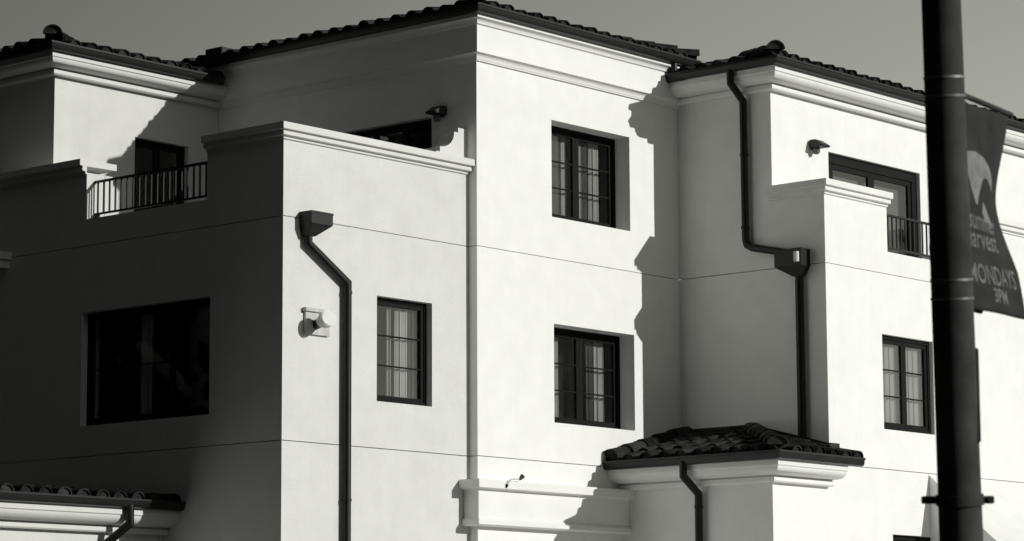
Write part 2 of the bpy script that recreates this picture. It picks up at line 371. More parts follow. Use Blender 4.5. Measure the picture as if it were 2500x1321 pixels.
def roof_plane(roof, O, e, s, pitch, poly, rows, field_rows=99, over=0.02, urange=None):
    """deck slab and tiles on one slope: O a point of the eave, e/s plan unit vectors, poly in (u, v) plan metres"""
    O = Vector(O); e = Vector((e[0], e[1], 0)); sh = Vector((s[0], s[1], 0)); t = math.tan(pitch)
    P3 = lambda u, v: O+e*u+sh*v+Vector((0, 0, v*t))
    MB().prism([P3(u, v) for u, v in poly], (0, 0, -0.05)).build('roof_deck', 'deck', roof)
    S3 = (sh*math.cos(pitch)+Vector((0, 0, math.sin(pitch)))).normalized()
    def inside(u, v):
        c = False; n = len(poly)
        for i in range(n):
            (x1, y1), (x2, y2) = poly[i], poly[(i+1) % n]
            if (y1 > v) != (y2 > v) and u < (x2-x1)*(v-y1)/(y2-y1)+x1: c = not c
        return c
    us = [q[0] for q in poly]; vm = max(q[1] for q in poly)
    u0, u1 = (min(us), max(us)); fld = []
    nU = int((u1-u0)/SP); off = ((u1-u0)-nU*SP)/2
    r = 0
    while r*DV < vm and r < field_rows:
        v = r*DV
        for k in range(nU+1):
            u = u0+off+k*SP
            if not inside(u, v+0.12): continue
            pos = P3(u, v-over)+Vector((0, 0, -0.005))
            if r < rows and (urange is None or urange[0] <= u <= urange[1]):
                place((EAVE if r == 0 else TILES)[(r*7+k*3) % 2], pos, e, S3, -0.035, 'tile', roof)
            else: fld.append(place(None, pos, e, S3, -0.035, None, None))
        r += 1
    if fld:
        src = TILES[0]; vs, fs = [], []
        sv = [v.co.copy() for v in src.vertices]; sf = [list(q.vertices) for q in src.polygons]
        for m_ in fld:
            base = len(vs); vs += [tuple(m_ @ c) for c in sv]; fs += [[base+i for i in q] for q in sf]
        me = bpy.data.meshes.new('tile_field'); me.from_pydata(vs, [], fs); me.materials.append(M['tile'])
        for q in me.polygons: q.use_smooth = True
        o = link('tile_field', me, roof); o['kind'] = 'stuff'
def hip_line(roof, A, B, first_lift=0.05):
    A, B = Vector(A), Vector(B); d = (B-A).normalized(); L = (B-A).length; e = d.cross(Vector((0, 0, 1))).normalized()
    k = 0
    while k*0.38 < L-0.2:
        place(HIP, A+d*(k*0.38-0.03)+Vector((0, 0, 0.075+(first_lift if k == 0 else 0))), e, d, -0.05-(0.06 if k == 0 else 0), 'hip_tile', roof, 0.6); k += 1
def new_roof(): 
    o = bpy.data.objects.new('roof', None); C.objects.link(o); o.parent = BL; return o
PT = math.radians(14.5); t = math.tan(PT)
# central roof
zM = 11.96; x0, x1, y0, y1 = -0.24, 5.28, -0.24, 6.9; h = (x1-x0)/2
RM = new_roof()
roof_plane(RM, (x0, y1, zM), (0, -1), (1, 0), PT, [(0, 0), (y1-y0, 0), (y1-y0-h, h), (h, h)], 2)
roof_plane(RM, (x0, y0, zM), (1, 0), (0, 1), PT, [(0, 0), (x1-x0, 0), (h, h)], 2)
roof_plane(RM, (x1, y0, zM), (0, 1), (-1, 0), PT, [(0, 0), (y1-y0, 0), (y1-y0-h, h), (h, h)], 0, 2)
roof_plane(RM, (x1, y1, zM), (-1, 0), (0, 1*-1), PT, [(0, 0), (x1-x0, 0), (h, h)], 0, 1)
hip_line(RM, (x0, y0, zM), (x0+h, y0+h, zM+h*t)); hip_line(RM, (x1, y0, zM), (x1-h, y0+h, zM+h*t), 0.0)
MB().box(-0.34, -0.05, 5.30, 5.70, 12.0, 12.13).build('roof_vent', 'black', RM, 0.008)
# right roof
zR = 11.655; x0, x1, y0, y1 = 4.66, 16.9, -2.30, 5.0; h = (y1-y0)/2
RR = new_roof()
roof_plane(RR, (x0, 0, zR), (0, -1), (1, 0), PT, [(0, 0), (-y0, 0), (-y0-h*0.6415, h*0.6415), (0, 0.46)] if False else [(0, 0), (-y0, 0), (0, -y0)], 2)
roof_plane(RR, (x0, y0, zR), (1, 0), (0, 1), PT, [(0, 0), (x1-x0, 0), (x1-x0-h, h), (h, h)], 2, urange=(0, 9.0))
hip_line(RR, (x0, y0, zR), (x0-y0, 0, zR-y0*t))
# rear roof
zF = 11.605; x0, x1, y0, y1 = -3.91, 4.0, 5.34, 13.0; h = (y1-y0)/2
RF = new_roof()
roof_plane(RF, (x0, y1, zF), (0, -1), (1, 0), PT, [(0, 0), (y1-y0, 0), (y1-y0-h, h), (h, h)], 2, urange=(4.0, 99))
roof_plane(RF, (x0, y0, zF), (1, 0), (0, 1), PT, [(0, 0), (3.6, 0), (3.6, 3.6)], 2)
hip_line(RF, (x0, y0, zF), (x0+h, y0+h, zF+h*t), 0.06)
# porch roof
zP = 5.165; ex, ey = PX-0.42, PY-0.42; run = 5.06-ex; PP = math.atan((5.68-zP)/run); tp = math.tan(PP)
RP = new_roof()
roof_plane(RP, (ex, 0, zP), (0, -1), (1, 0), PP, [(0, 0), (-ey, 0), (-ey-run, run), (0, run)], 3)
roof_plane(RP, (ex, ey, zP), (1, 0), (0, 1), PP, [(0, 0), (5.30-ex, 0), (5.30-ex, -2.91-ey), (run, -2.91-ey), (run, run)], 3)
hip_line(RP, (ex, ey, zP), (5.0, ey+5.0-ex, zP+(5.0-ex)*tp), 0.02)
k = 0
for k in range(5):      # rake tiles against the central wall
    place(HIP, Vector((ex-0.02+k*0.40, -0.11, zP+0.06+k*0.40*tp)), (0, -1, 0), Vector((1, 0, tp)).normalized(), -0.04, 'hip_tile', RP, 0.4)
fl = MB(); fl.prism([(5.052, -1.33, 5.72), (5.052, -2.93, 5.72-1.60*tp), (5.052, -2.93, 5.83-1.60*tp), (5.052, -1.33, 5.83)], (-0.03, 0, 0)); fl.build('flashing', 'black', RP)
fl = MB(); fl.prism([(5.02, -2.915, 5.30), (5.30, -2.915, 5.30), (5.30, -2.915, 5.42), (5.02, -2.915, 5.42)], (0, -0.03, 0)); fl.build('flashing', 'black', RP)
fl = MB(); fl.box(5.02, 5.05, -1.33, -0.01, 5.66, 5.80); fl.build('flashing', 'black', RP)
# low wing roof
RW = new_roof(); zW = 4.305
roof_plane(RW, (-9.36, WY-0.36, zW), (1, 0), (0, 1), math.radians(5), [(0, 0), (5.385, 0), (5.385, 3.2), (0, 3.2)], 2)

# ------------------------------------------------------------------ gutters
def gutter(path, side, off, zt, name='gutter'):
    pr = [(off, zt), (off, zt-0.10), (off+0.015, zt-0.125), (off+0.05, zt-0.135), (off+0.09, zt-0.12), (off+0.105, zt-0.09), (off+0.115, zt-0.035), (off+0.13, zt-0.03), (off+0.13, zt),
          (off+0.115, zt), (off+0.10, zt-0.03), (off+0.09, zt-0.085), (off+0.05, zt-0.115), (off+0.02, zt-0.09), (off+0.012, zt)]
    o = MB().sweep(path, pr, side).build(name, 'black', BL, smooth=True); return o
gutter([(0, 6.85), (0, 0), (5.27, 0)], 1, 0.228, 11.965)
gutter([(5.06, 0.0), (5.06, -1.90), (16.5, -1.90)], 1, 0.363, 11.66)
gutter([(-3.53, 12.0), (-3.53, 5.72), (-0.3, 5.72)], 1, 0.343, 11.61)
gutter([(PX, 0.0), (PX, PY), (5.28, PY)], 1, 0.383, 5.165)
gutter([(-9.0, WY), (-3.99, WY)], 1, 0.363, 4.31)
# ------------------------------------------------------------------ windows
def curtain(T, u0, u1, d, z0, z1, parent, waves, amp=0.045, seed=0, mt='curtain'):
    rg = random.Random(seed); b = MB(T); n = max(12, waves*12); pr = []
    ph = rg.uniform(0, 6)
    for i in range(n+1):
        s_ = i/n; x = u0+(u1-u0)*s_
        a = s_*waves*2*math.pi+ph+0.7*math.sin(s_*5+ph)
        pr.append((x+0.018*math.sin(2*a), d+amp*math.sin(a)*(0.7+0.3*math.sin(3*s_+ph))))
    rows = []
    for z, k in ((z0, 1.0), ((z0+z1)/2, 0.92), (z1, 0.75)):
        rows.append([b.pt((x, d+(y-d)*k, z)) for x, y in pr])
    for q in range(2):
        for i in range(n): b.f.append([rows[q][i], rows[q][i+1], rows[q+1][i+1], rows[q+1][i]])
    return b.build('curtain', mt, parent, smooth=True)
def window(T, u0, u1, z0, z1, depth, leaves, bars, curtains, label=None, fw_=0.06, sash=0.05, back='room', gap=0.5, cd=0.09):
    b = MB(T)
    b.box(u0, u1, depth-0.03, depth+0.08, z0, z0+fw_).box(u0, u1, depth-0.03, depth+0.08, z1-fw_, z1)
    b.box(u0, u0+fw_, depth-0.03, depth+0.08, z0+fw_, z1-fw_).box(u1-fw_, u1, depth-0.03, depth+0.08, z0+fw_, z1-fw_)
    w_ = b.build('window', 'frame', BL, 0.004)
    if label: w_['label'] = label
    a0, a1, c0, c1 = u0+fw_, u1-fw_, z0+fw_, z1-fw_
    lw = (a1-a0)/leaves
    for k in range(leaves):
        s0, s1 = a0+k*lw+0.002, a0+(k+1)*lw-0.002
        q = MB(T); dd0, dd1 = depth-0.01, depth+0.04
        q.box(s0, s1, dd0, dd1, c0+.002, c0+sash).box(s0, s1, dd0, dd1, c1-sash, c1-.002)
        q.box(s0, s0+sash, dd0, dd1, c0+sash, c1-sash).box(s1-sash, s1, dd0, dd1, c0+sash, c1-sash)
        q.build('sash', 'frame', w_, 0.003)
        zs = [c0+sash+(c1-c0-2*sash)*j/(bars+1) for j in range(bars+2)]
        for j in range(1, bars+1):
            MB(T).box(s0+sash, s1-sash, depth, depth+0.03, zs[j]-0.011, zs[j]+0.011).build('muntin', 'frame', w_)
        for j in range(bars+1):
            e0, e1 = zs[j]+(0.011 if j else 0), zs[j+1]-(0.011 if j < bars else 0)
            MB(T).box(s0+sash, s1-sash, depth+0.012, depth+0.017, e0, e1).build('pane', 'glass', w_)
    for i, (p0, p1, wv, *dk) in enumerate(curtains):
        curtain(T, p0, p1, depth+cd, z0+0.02, z1-0.03, w_, wv, 0.035, i+int(abs(u0)*10), 'curtain_shade' if dk else 'curtain')
    r = MB(T)
    r.box(u0-0.3, u1+0.3, depth+gap, depth+gap+0.03, z0-0.3, z1+0.3)
    for bx_ in ((u0-0.3, u0-0.27, 0.10, gap, z0-0.3, z1+0.3), (u1+0.27, u1+0.3, 0.10, gap, z0-0.3, z1+0.3), (u0-0.27, u1+0.27, 0.10, gap, z0-0.3, z0-0.27), (u0-0.27, u1+0.27, 0.10, gap, z1+0.27, z1+0.3)):
        r.box(bx_[0], bx_[1], depth+bx_[2], depth+bx_[3], bx_[4], bx_[5])
    r.build('interior', back, w_)
    return w_
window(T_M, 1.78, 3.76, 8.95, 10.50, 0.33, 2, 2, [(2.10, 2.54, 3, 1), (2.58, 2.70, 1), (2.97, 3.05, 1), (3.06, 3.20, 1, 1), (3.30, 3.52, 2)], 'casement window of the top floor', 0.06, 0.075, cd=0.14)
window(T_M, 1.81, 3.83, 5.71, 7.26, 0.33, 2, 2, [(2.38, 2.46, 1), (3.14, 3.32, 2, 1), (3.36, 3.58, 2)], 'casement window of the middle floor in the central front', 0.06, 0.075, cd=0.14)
window(T_L, -2.03, -0.83, 5.78, 7.335, 0.14, 1, 2, [(-1.57, -1.53, 1), (-1.38, -1.13, 2), (-1.10, -0.86, 3, 1)], 'single casement window with a parted pale curtain', 0.05, 0.06)
window(T_Rf, 6.63, 8.14, 5.74, 7.29, 0.10, 2, 2, [(6.72, 7.38, 5), (7.56, 8.10, 4)], 'casement window with closed pale curtains', 0.06, 0.07)
window(T_Ll, -4.47, -1.66, 5.55, 7.27, 0.15, 3, 1, [(-3.40, -3.14, 2)], 'wide unlit window', 0.06, 0.05)
window(T_Ml, -2.95, -0.93, 8.72, 10.41, 0.15, 3, 0, [], 'dark terrace window', 0.06, 0.05)
window(T_F, -1.84, -0.67, 8.70, 10.45, 0.12, 2, 0, [], 'dark terrace door', 0.06, 0.06)
window(T_Ru, 6.68, 9.46, 8.66, 10.43, 0.10, 2, 0, [], 'wide terrace door with grey blinds', 0.16, 0.09, 'blind', 0.16)
# shop front opening below the awning
window(T_Rf, 6.81, 10.6, 0.5, 4.05, 0.12, 3, 1, [], 'dark shop window', 0.08, 0.06)

# ------------------------------------------------------------------ railings
def railing(name, label, A, B, z0, z1, group, inward):
    A, B = Vector((A[0], A[1], 0)), Vector((B[0], B[1], 0)); d = (B-A).normalized(); L = (B-A).length
    T = Matrix(((d.x, -d.y, 0, A.x), (d.y, d.x, 0, A.y), (0, 0, 1, 0), (0, 0, 0, 1)))
    R = empty(name, (A.x, A.y, z0)); tag(R, label, 'railing', group); T = Matrix.Translation((-A.x, -A.y, -z0)) @ T
    MB(T).box(0, L, -0.025, 0.025, z1-0.035, z1).build('top_rail', 'black', R, 0.004)
    MB(T).box(0, L, -0.018, 0.018, z0+0.08, z0+0.11).build('bottom_rail', 'black', R, 0.003)
    n = int(L/0.127); me = None
    for i in range(n):
        u = (i+0.5)*L/n
        o = link('baluster', me, R) if me else MB(T).box(-0.011, 0.011, -0.011, 0.011, z0+0.11, z1-0.035).build('baluster', 'black', R)
        me = o.data; o.location = d*u
    for u in (0.06, L-0.06):
        MB(T).box(u-0.03, u+0.03, -0.03, 0.03, z0+0.003, z0+0.08).build('foot', 'black', R)
railing('railing', 'black metal railing in the gap of the shaded left parapet', (-3.80, 4.41), (-3.80, 1.75), 8.70, 9.31, None, 1)
railing('railing', 'black metal railing in front of the wide terrace door', (6.85, -2.80), (10.1, -2.80), 8.66, 9.32, None, 1)

# ------------------------------------------------------------------ downspouts
def pipe(pts, rad, name, parent): return MB().tube(pts, rad, 14).build(name, 'black', parent, smooth=True)
def strap(x, y, z, rad, parent, axis='z'):
    MB().tube([(x, y, z-0.02), (x, y, z+0.02)], rad+0.008, 14).build('strap', 'black', parent, smooth=True)
def head(T, u0, u1, d0, d1, zt, zb, zn, un, parent, rim=True):
    """rain head: box with a tapered base"""
    b = MB(T)
    b.box(u0, u1, d0, d1, zb, zt)
    q = [(u0, d0), (u1, d0), (u1, d1), (u0, d1)]; n_ = [(un-0.075, d0), (un+0.075, d0), (un+0.075, d0+0.15), (un-0.075, d0+0.15)]
    i0 = [b.pt((a, c, zb)) for a, c in q]; i1 = [b.pt((a, c, zn)) for a, c in n_]
    for k in range(4): b.f.append([i0[k], i0[(k+1) % 4], i1[(k+1) % 4], i1[k]])
    b.f.append(i1)
    b.box(u0-0.006, u1+0.006, d0, d1+0.006, zt-0.03, zt+0.004)
    o = b.build('rain_head', 'black', parent, 0.004); return o
# left front: rain head, slanting offset, long drop
D1 = empty('downspout', (-2.72, 0.08, 0.0)); tag(D1, 'black downspout with box rain head and slanting offset on the left front', 'downspout')
def sub(o, root): o.matrix_parent_inverse = root.matrix_world.inverted()
bpy.context.view_layer.update()
TH = Matrix(((1, 0, 0, 0), (0, -1, 0, 0.17), (0, 0, 1, 0), (0, 0, 0, 1)))
parts = [head(TH, -3.65, -3.21, 0.003, 0.25, 8.375, 8.20, 8.03, -3.54, D1),
         pipe([(-3.54, 0.09, 8.10), (-3.54, 0.09, 7.93), (-2.73, 0.09, 7.44), (-2.73, 0.09, 0.13)], 0.060, 'pipe', D1)]
for z in (7.30, 4.30, 1.2):
    parts.append(MB().tube([(-2.73, 0.09, z-0.02), (-2.73, 0.09, z+0.02)], 0.069, 14).build('strap', 'black', D1, smooth=True))
for o in parts: sub(o, D1)
# shaded side of the right block: gutter drop, long run, sideways offset into a rain head, drop to the porch roof
D2 = empty('downspout', (5.0, -2.45, 5.5)); tag(D2, 'black downspout bending into a rain head on the shaded side of the right block', 'downspout')
bpy.context.view_layer.update()
TL = Matrix(((0, -1, 0, 5.06), (-1, 0, 0, 0), (0, 0, 1, 0), (0, 0, 0, 1)))      # u -> -y, depth -> -x
parts = [pipe([(4.64, -1.41, 11.56), (4.64, -1.41, 11.34), (4.975, -1.41, 11.09), (4.975, -1.42, 8.80), (4.975, -1.45, 8.71), (4.975, -1.55, 8.655), (4.975, -2.30, 8.49)], 0.062, 'pipe', D2),
         head(TL, 2.10, 2.62, 0.003, 0.26, 8.53, 8.26, 8.10, 2.45, D2),
         pipe([(4.985, -2.45, 8.15), (4.985, -2.45, 5.45)], 0.068, 'pipe', D2)]
st = MB().tube([(4.775, -2.55, 8.31), (4.775, -2.55, 8.47)], 0.045, 12).build('outlet', 'whitemetal', D2, smooth=True); parts.append(st)
for z in (10.2, 9.0): parts.append(MB().tube([(4.975, -1.415, z-0.02), (4.975, -1.415, z+0.02)], 0.072, 14).build('strap', 'black', D2, smooth=True))
for o in parts: sub(o, D2)
# porch
D3 = empty('downspout', (PX-0.08, -1.55, 0.0)); tag(D3, 'black downspout with a bent neck on the shaded side of the porch', 'downspout')
bpy.context.view_layer.update()
parts = [pipe([(PX-0.46, -1.57, 5.08), (PX-0.46, -1.57, 4.86), (PX-0.09, -1.58, 4.60), (PX-0.09, -1.58, 0.13)], 0.062, 'pipe', D3)]
for z in (4.40, 1.4): parts.append(MB().tube([(PX-0.09, -1.58, z-0.02), (PX-0.09, -1.58, z+0.02)], 0.072, 14).build('strap', 'black', D3, smooth=True))
for o in parts: sub(o, D3)
# low wing
D4 = empty('downspout', (-5.5, 2.5, 0.0)); tag(D4, 'black downspout bending back under the cornice of the low left wing', 'downspout')
bpy.context.view_layer.update()
parts = [pipe([(-5.0, 2.17, 4.22), (-5.0, 2.17, 3.95), (-5.16, 2.52, 3.66), (-5.16, 2.52, 0.02)], 0.06, 'pipe', D4),
         MB().tube([(-5.16, 2.52, 3.4), (-5.16, 2.52, 3.44)], 0.07, 14).build('strap', 'black', D4, smooth=True)]
for o in parts: sub(o, D4)
# short outlet from the central gutter to the right roof
D5 = empty('downspout', (4.62, -0.26, 11.6)); tag(D5, 'short black outlet from the central gutter down to the right roof', 'downspout')
bpy.context.view_layer.update()
parts = [pipe([(4.66, -0.25, 11.86), (4.66, -0.25, 11.62)], 0.05, 'pipe', D5), pipe([(4.95, -0.25, 11.86), (4.95, -0.25, 11.72)], 0.035, 'pipe', D5)]
for o in parts: sub(o, D5)

# ------------------------------------------------------------------ wall fixtures
def hood_lamp(T, label):
    L_ = empty('wall_lamp', T @ Vector((0, 0, 0))); tag(L_, label, 'lamp'); bpy.context.view_layer.update()
    ps = []
    b = MB(T); b.box(-0.05, 0.05, -0.02, 0.0, -0.07, 0.07); b.tube([(0, -0.02, 0.02), (0, -0.10, 0.03)], 0.025, 10); ps.append(b.build('wall_plate', 'lamp', L_))
    b = MB(T)                                                        # wedge-shaped hood
    b.prism([(-0.11, -0.02, 0.085), (-0.11, -0.13, 0.085), (-0.11, -0.29, -0.02), (-0.11, -0.27, -0.045), (-0.11, -0.02, -0.045)], (0.22, 0, 0))
    ps.append(b.build('hood', 'lamp', L_, 0.005))
    b = MB(T); n = 12; prof = [(0.0, -0.155), (0.04, -0.15), (0.062, -0.12), (0.065, -0.085), (0.05, -0.05), (0.035, -0.03)]
    rings = [[b.pt((-0.03+r_*math.cos(2*math.pi*j/n), -0.10+r_*math.sin(2*math.pi*j/n), z_)) for j in range(n)] for r_, z_ in prof]
    for i in range(len(rings)-1):
        for j in range(n): b.f.append([rings[i][j], rings[i][(j+1) % n], rings[i+1][(j+1) % n], rings[i+1][j]])
    ps.append(b.build('globe', 'blind', L_, smooth=True))
    for o in ps: sub(o, L_)
hood_lamp(frame_front(6.22, -1.90, 10.46), 'dark hooded wall lamp on the sunlit wall beside the terrace door')
hood_lamp(frame_left(0.0, 0.70, 10.44), 'dark hooded wall lamp on the shaded wall above the parapet scroll')
# spot fixture on the left front
V = empty('wall_vent', (-3.3, 0.17, 6.82)); tag(V, 'pale round capped vent on a square plate beside the left downspout', 'vent'); bpy.context.view_layer.update()
ps = [MB().box(-3.55, -3.06, 0.125, 0.168, 6.63, 6.96).build('wall_plate', 'plate', V, 0.004),
      MB().box(-3.58, -3.04, 0.09, 0.168, 6.955, 7.01).build('flange', 'plate', V, 0.004),
      MB().tube([(-3.33, 0.15, 6.775), (-3.375, -0.03, 6.805)], 0.072, 14).build('neck', 'black', V, smooth=True),
      MB().tube([(-3.372, -0.02, 6.803), (-3.397, -0.11, 6.82)], 0.09, 18).build('collar', 'trim2', V, smooth=True),
      MB().tube([(-3.397, -0.11, 6.82), (-3.43, -0.22, 6.84)], 0.122, 24).build('cap', 'whitemetal', V, 0.012, smooth=True)]
for o in ps: sub(o, V)
# small bent rod lamp on the string course
H = empty('spot_lamp', (0.4, -0.2, 4.725)); tag(H, 'tiny bent spot lamp standing on the ledge of the central front', 'lamp'); bpy.context.view_layer.update()
ps = [MB().tube([(0.36, -0.255, 4.61), (0.37, -0.27, 4.66)], 0.02, 8, radii=[0.012, 0.024]).build('base', 'lamp', H),
      MB().tube([(0.37, -0.27, 4.66), (0.42, -0.29, 4.735), (0.46, -0.29, 4.745), (0.64, -0.29, 4.75)], 0.008, 8).build('arm', 'galv', H),
      MB().tube([(0.63, -0.29, 4.745), (0.70, -0.29, 4.80)], 0.03, 10, radii=[0.018, 0.04]).build('head', 'lamp', H)]
for o in ps: sub(o, H)

# ------------------------------------------------------------------ awning on the right front
A = empty('awning', (8.8, -2.91, 3.4)); tag(A, 'steep white canvas awning over the shop window of the right front', 'awning'); bpy.context.view_layer.update()
zt, h_, p_ = 5.06, 1.65, 1.9
prof = [(0.0, zt)]
for i in range(1, 9):
    s_ = i/8; prof.append((p_*s_, zt-h_*s_-0.05*math.sin(math.pi*s_)))
b = MB(); n0 = [b.pt((7.92, -2.912-q[0], q[1])) for q in prof]; n1 = [b.pt((9.80, -2.912-q[0], q[1])) for q in prof]
for i in range(8): b.f.append([n0[i], n1[i], n1[i+1], n0[i+1]])
o1 = b.build('canvas', 'canvas', A); md = o1.modifiers.new('thick', 'SOLIDIFY'); md.thickness = 0.012; md.offset = 0
b = MB(); b.prism([(7.925, -2.912-q[0], q[1]) for q in prof]+[(7.925, -2.912, zt-h_)], (0.012, 0, 0)); o2 = b.build('side_panel', 'canvas', A)
b = MB(); b.prism([(9.783, -2.912-q[0], q[1]) for q in prof]+[(9.783, -2.912, zt-h_)], (0.012, 0, 0)); o3 = b.build('side_panel', 'canvas', A)
o4 = MB().tube([(7.93, -2.912-p_, zt-h_-0.02), (9.79, -2.912-p_, zt-h_-0.02)], 0.025, 8).build('front_bar', 'black', A)
for o in (o1, o2, o3, o4): sub(o, A)

# ------------------------------------------------------------------ street pole with banner
def pole_at(z): # axis of the slightly leaning pole
    k_ = (z-2.30)/2.60; return Vector((-20.51-0.34*k_, -21.22-0.18*k_, z))
PO = empty('street_pole', tuple(pole_at(0))); tag(PO, 'black steel street pole carrying a banner', 'pole'); bpy.context.view_layer.update()
rad = lambda z: 0.106-0.0042*(z-2.3)
zs = [0.0, 0.05, 1.0, 2.3, 3.5, 4.9, 6.4]
ps = [MB().tube([pole_at(z) for z in zs], 0.1, 32, radii=[rad(z) for z in zs]).build('shaft', 'pole', PO, smooth=True),
      MB().tube([pole_at(0.0), pole_at(0.25), pole_at(0.45)], 0.2, 32, radii=[0.22, 0.20, 0.12]).build('base', 'pole', PO, smooth=True),
      MB().tube([pole_at(6.4), pole_at(6.46), pole_at(6.52)], 0.1, 32, radii=[0.11, 0.09, 0.02]).build('cap', 'pole', PO, smooth=True)]
adir = Vector((math.cos(math.radians(8.2)), math.sin(math.radians(8.2)), 0)); anor = Vector((-adir.y, adir.x, 0))
for zc, zb in ((4.46, (4.525, 4.435)), (3.50, (3.555, 3.465))):
    for z in zb:
        ps.append(MB().tube([pole_at(z-0.006), pole_at(z+0.006)], rad(z)+0.004, 32).build('strap', 'strap', PO, smooth=True))
    c = pole_at(zc); T = Matrix(((adir.x, anor.x, 0, c.x), (adir.y, anor.y, 0, c.y), (0, 0, 1, c.z), (0, 0, 0, 1)))
    ps.append(MB(T).box(0.07, 0.135, -0.04, 0.04, -0.075, 0.075).build('bracket', 'pole', PO, 0.006))
    for z in zb:
        ps.append(MB(T).tube([(0.11, -0.052, z-zc), (0.11, -0.036, z-zc)], 0.014, 10).build('bolt', 'strap', PO))
    L_arm = 0.82 if zc > 4 else 0.34
    ps.append(MB(T).tube([(0.12, 0, 0.02 if zc > 4 else -0.06), (L_arm, 0, 0.02 if zc > 4 else -0.06)], 0.014, 12).build('banner_arm', 'pole', PO, smooth=True))
# collar with two stubs, and a flat box on the far side
c = pole_at(2.50); T = Matrix(((rr.x, fw.x, 0, c.x), (rr.y, fw.y, 0, c.y), (0, 0, 1, c.z), (0, 0, 0, 1)))
c2 = Vector((0.66, -0.75, 0)).normalized(); c3 = Vector((-c2.y, c2.x, 0))
T = Matrix(((c2.x, c3.x, 0, c.x), (c2.y, c3.y, 0, c.y), (0, 0, 1, c.z), (0, 0, 0, 1)))
ps.append(MB().tube([pole_at(2.475), pole_at(2.525)], 0.116, 32).build('collar', 'pole', PO, smooth=True))
ps.append(MB(T).box(-0.185, 0.165, -0.02, 0.02, -0.018, 0.018).build('cross_bar', 'pole', PO, 0.004))
for s_ in (-0.165, 0.145): ps.append(MB(T).tube([(s_, -0.03, 0), (s_, 0.03, 0)], 0.014, 8).build('bolt', 'pole', PO))
for s_, in ((1,),):
    cz = pole_at(3.0); T3 = Matrix(((c2.x, c3.x, 0, cz.x), (c2.y, c3.y, 0, cz.y), (0, 0, 1, cz.z), (0, 0, 0, 1)))
    ps.append(MB(T3).box(0.06, 0.112, -0.03, 0.05, -0.23, 0.23).build('junction_box', 'pole', PO, 0.006))
for o in ps: sub(o, PO)

# banner: cloth sheet between the arms, bellied by the wind
BW, ZT, ZB = 0.62, 4.455, 3.435
def ban(u, v, lift=0.0):
    """u 0..1 out from the pole, v 0..1 downwards"""
    z = ZT+(ZB-ZT)*v; u = max(u, 0.0); v = min(max(v, 0.0), 1.0)
    a = pole_at(z)+adir*0.125
    wv = 0.035*math.sin(math.pi*min(1, v*1.3))*u**1.3 - 0.16*u*max(0, v-0.40)**1.3 + 0.012*math.sin(9*v+4*u)+0.015*math.sin(6*u+3*v)*u
    p_ = a+adir*(BW*u*(1-0.05*math.sin(math.pi*v)))+anor*wv
    return p_-anor*lift+Vector((0, 0, 0.0))
b = MB(); NU, NV = 24, 40
gr = [[b.pt(ban(i/NU, j/NV)) for i in range(NU+1)] for j in range(NV+1)]
for j in range(NV):
    for i in range(NU): b.f.append([gr[j][i], gr[j][i+1], gr[j+1][i+1], gr[j+1][i]])
BA = b.build('banner', 'banner', None, smooth=True)
md = BA.modifiers.new('thick', 'SOLIDIFY'); md.thickness = 0.002; md.offset = 1
tag(BA, 'dark cloth street banner with pale lettering hanging from the pole', 'banner')
def banner_shape(name, polys, m):
    """flat print: polygons in (u, v), cut fine so they follow the cloth"""
    bm = bmesh.new()
    for poly in polys:
        poly = [(0.15+0.86*x, y) for x, y in poly]
        vs = [bm.verts.new((x, y, 0)) for x, y in poly]; bm.faces.new(vs)
    bmesh.ops.triangulate(bm, faces=bm.faces[:])
    for _ in range(3): 
        ed = [e for e in bm.edges if e.calc_length() > 0.05]
        if ed: bmesh.ops.subdivide_edges(bm, edges=ed, cuts=1); bmesh.ops.triangulate(bm, faces=bm.faces[:])
    for v in bm.verts: v.co = ban(v.co.x, v.co.y, 0.0035)
    me = bpy.data.meshes.new(name); bm.to_mesh(me); bm.free()
    return link(name, me, BA, M[m])
def banner_text(txt, u, v, size, m, slant=0.0, wide=1.0):
    cu = bpy.data.curves.new('txt', 'FONT'); cu.body = txt; cu.size = 1.0; cu.resolution_u = 3; cu.offset = 0.012
    ob = bpy.data.objects.new('txt', cu); C.objects.link(ob); bpy.context.view_layer.update()
    me0 = ob.evaluated_get(bpy.context.evaluated_depsgraph_get()).to_mesh()
    bm = bmesh.new(); bm.from_mesh(me0); bmesh.ops.triangulate(bm, faces=bm.faces[:])
    asp = BW/(ZT-ZB)
    for q in bm.verts:
        x, y = q.co.x, q.co.y
        q.co = ban(u+x*size*wide/BW*1.0, v-(y*size)/(ZT-ZB)+slant*x, 0.0035)
    me = bpy.data.meshes.new('lettering'); bm.to_mesh(me); bm.free()
    bpy.data.objects.remove(ob); bpy.data.curves.remove(cu)
    return link('lettering', me, BA, M[m])
banner_text('summer', 0.17, 0.60, 0.135, 'print2', 0.0, 0.86)
banner_text('harvest', 0.13, 0.69, 0.145, 'print2', 0.0, 0.88)
banner_text('MONDAYS', 0.15, 0.86, 0.135, 'print2', 0.0, 0.73)
banner_text('3PM', 0.46, 0.945, 0.10, 'print2', 0.0, 0.85)
cres = [(0.03, 0.27), (0.10, 0.235), (0.25, 0.225), (0.42, 0.245), (0.57, 0.29), (0.68, 0.345), (0.72, 0.395), (0.62, 0.37), (0.52, 0.345), (0.44, 0.342), (0.38, 0.36), (0.35, 0.385), (0.24, 0.355), (0.18, 0.33), (0.22, 0.40), (0.27, 0.45), (0.25, 0.485), (0.20, 0.48), (0.10, 0.42), (0.04, 0.35)]
banner_shape('emblem', [cres], 'print')
banner_shape('emblem', [[(0.40, 0.46), (0.47, 0.48), (0.58, 0.52), (0.70, 0.565), (0.60, 0.56), (0.45, 0.545), (0.38, 0.515)]], 'print')
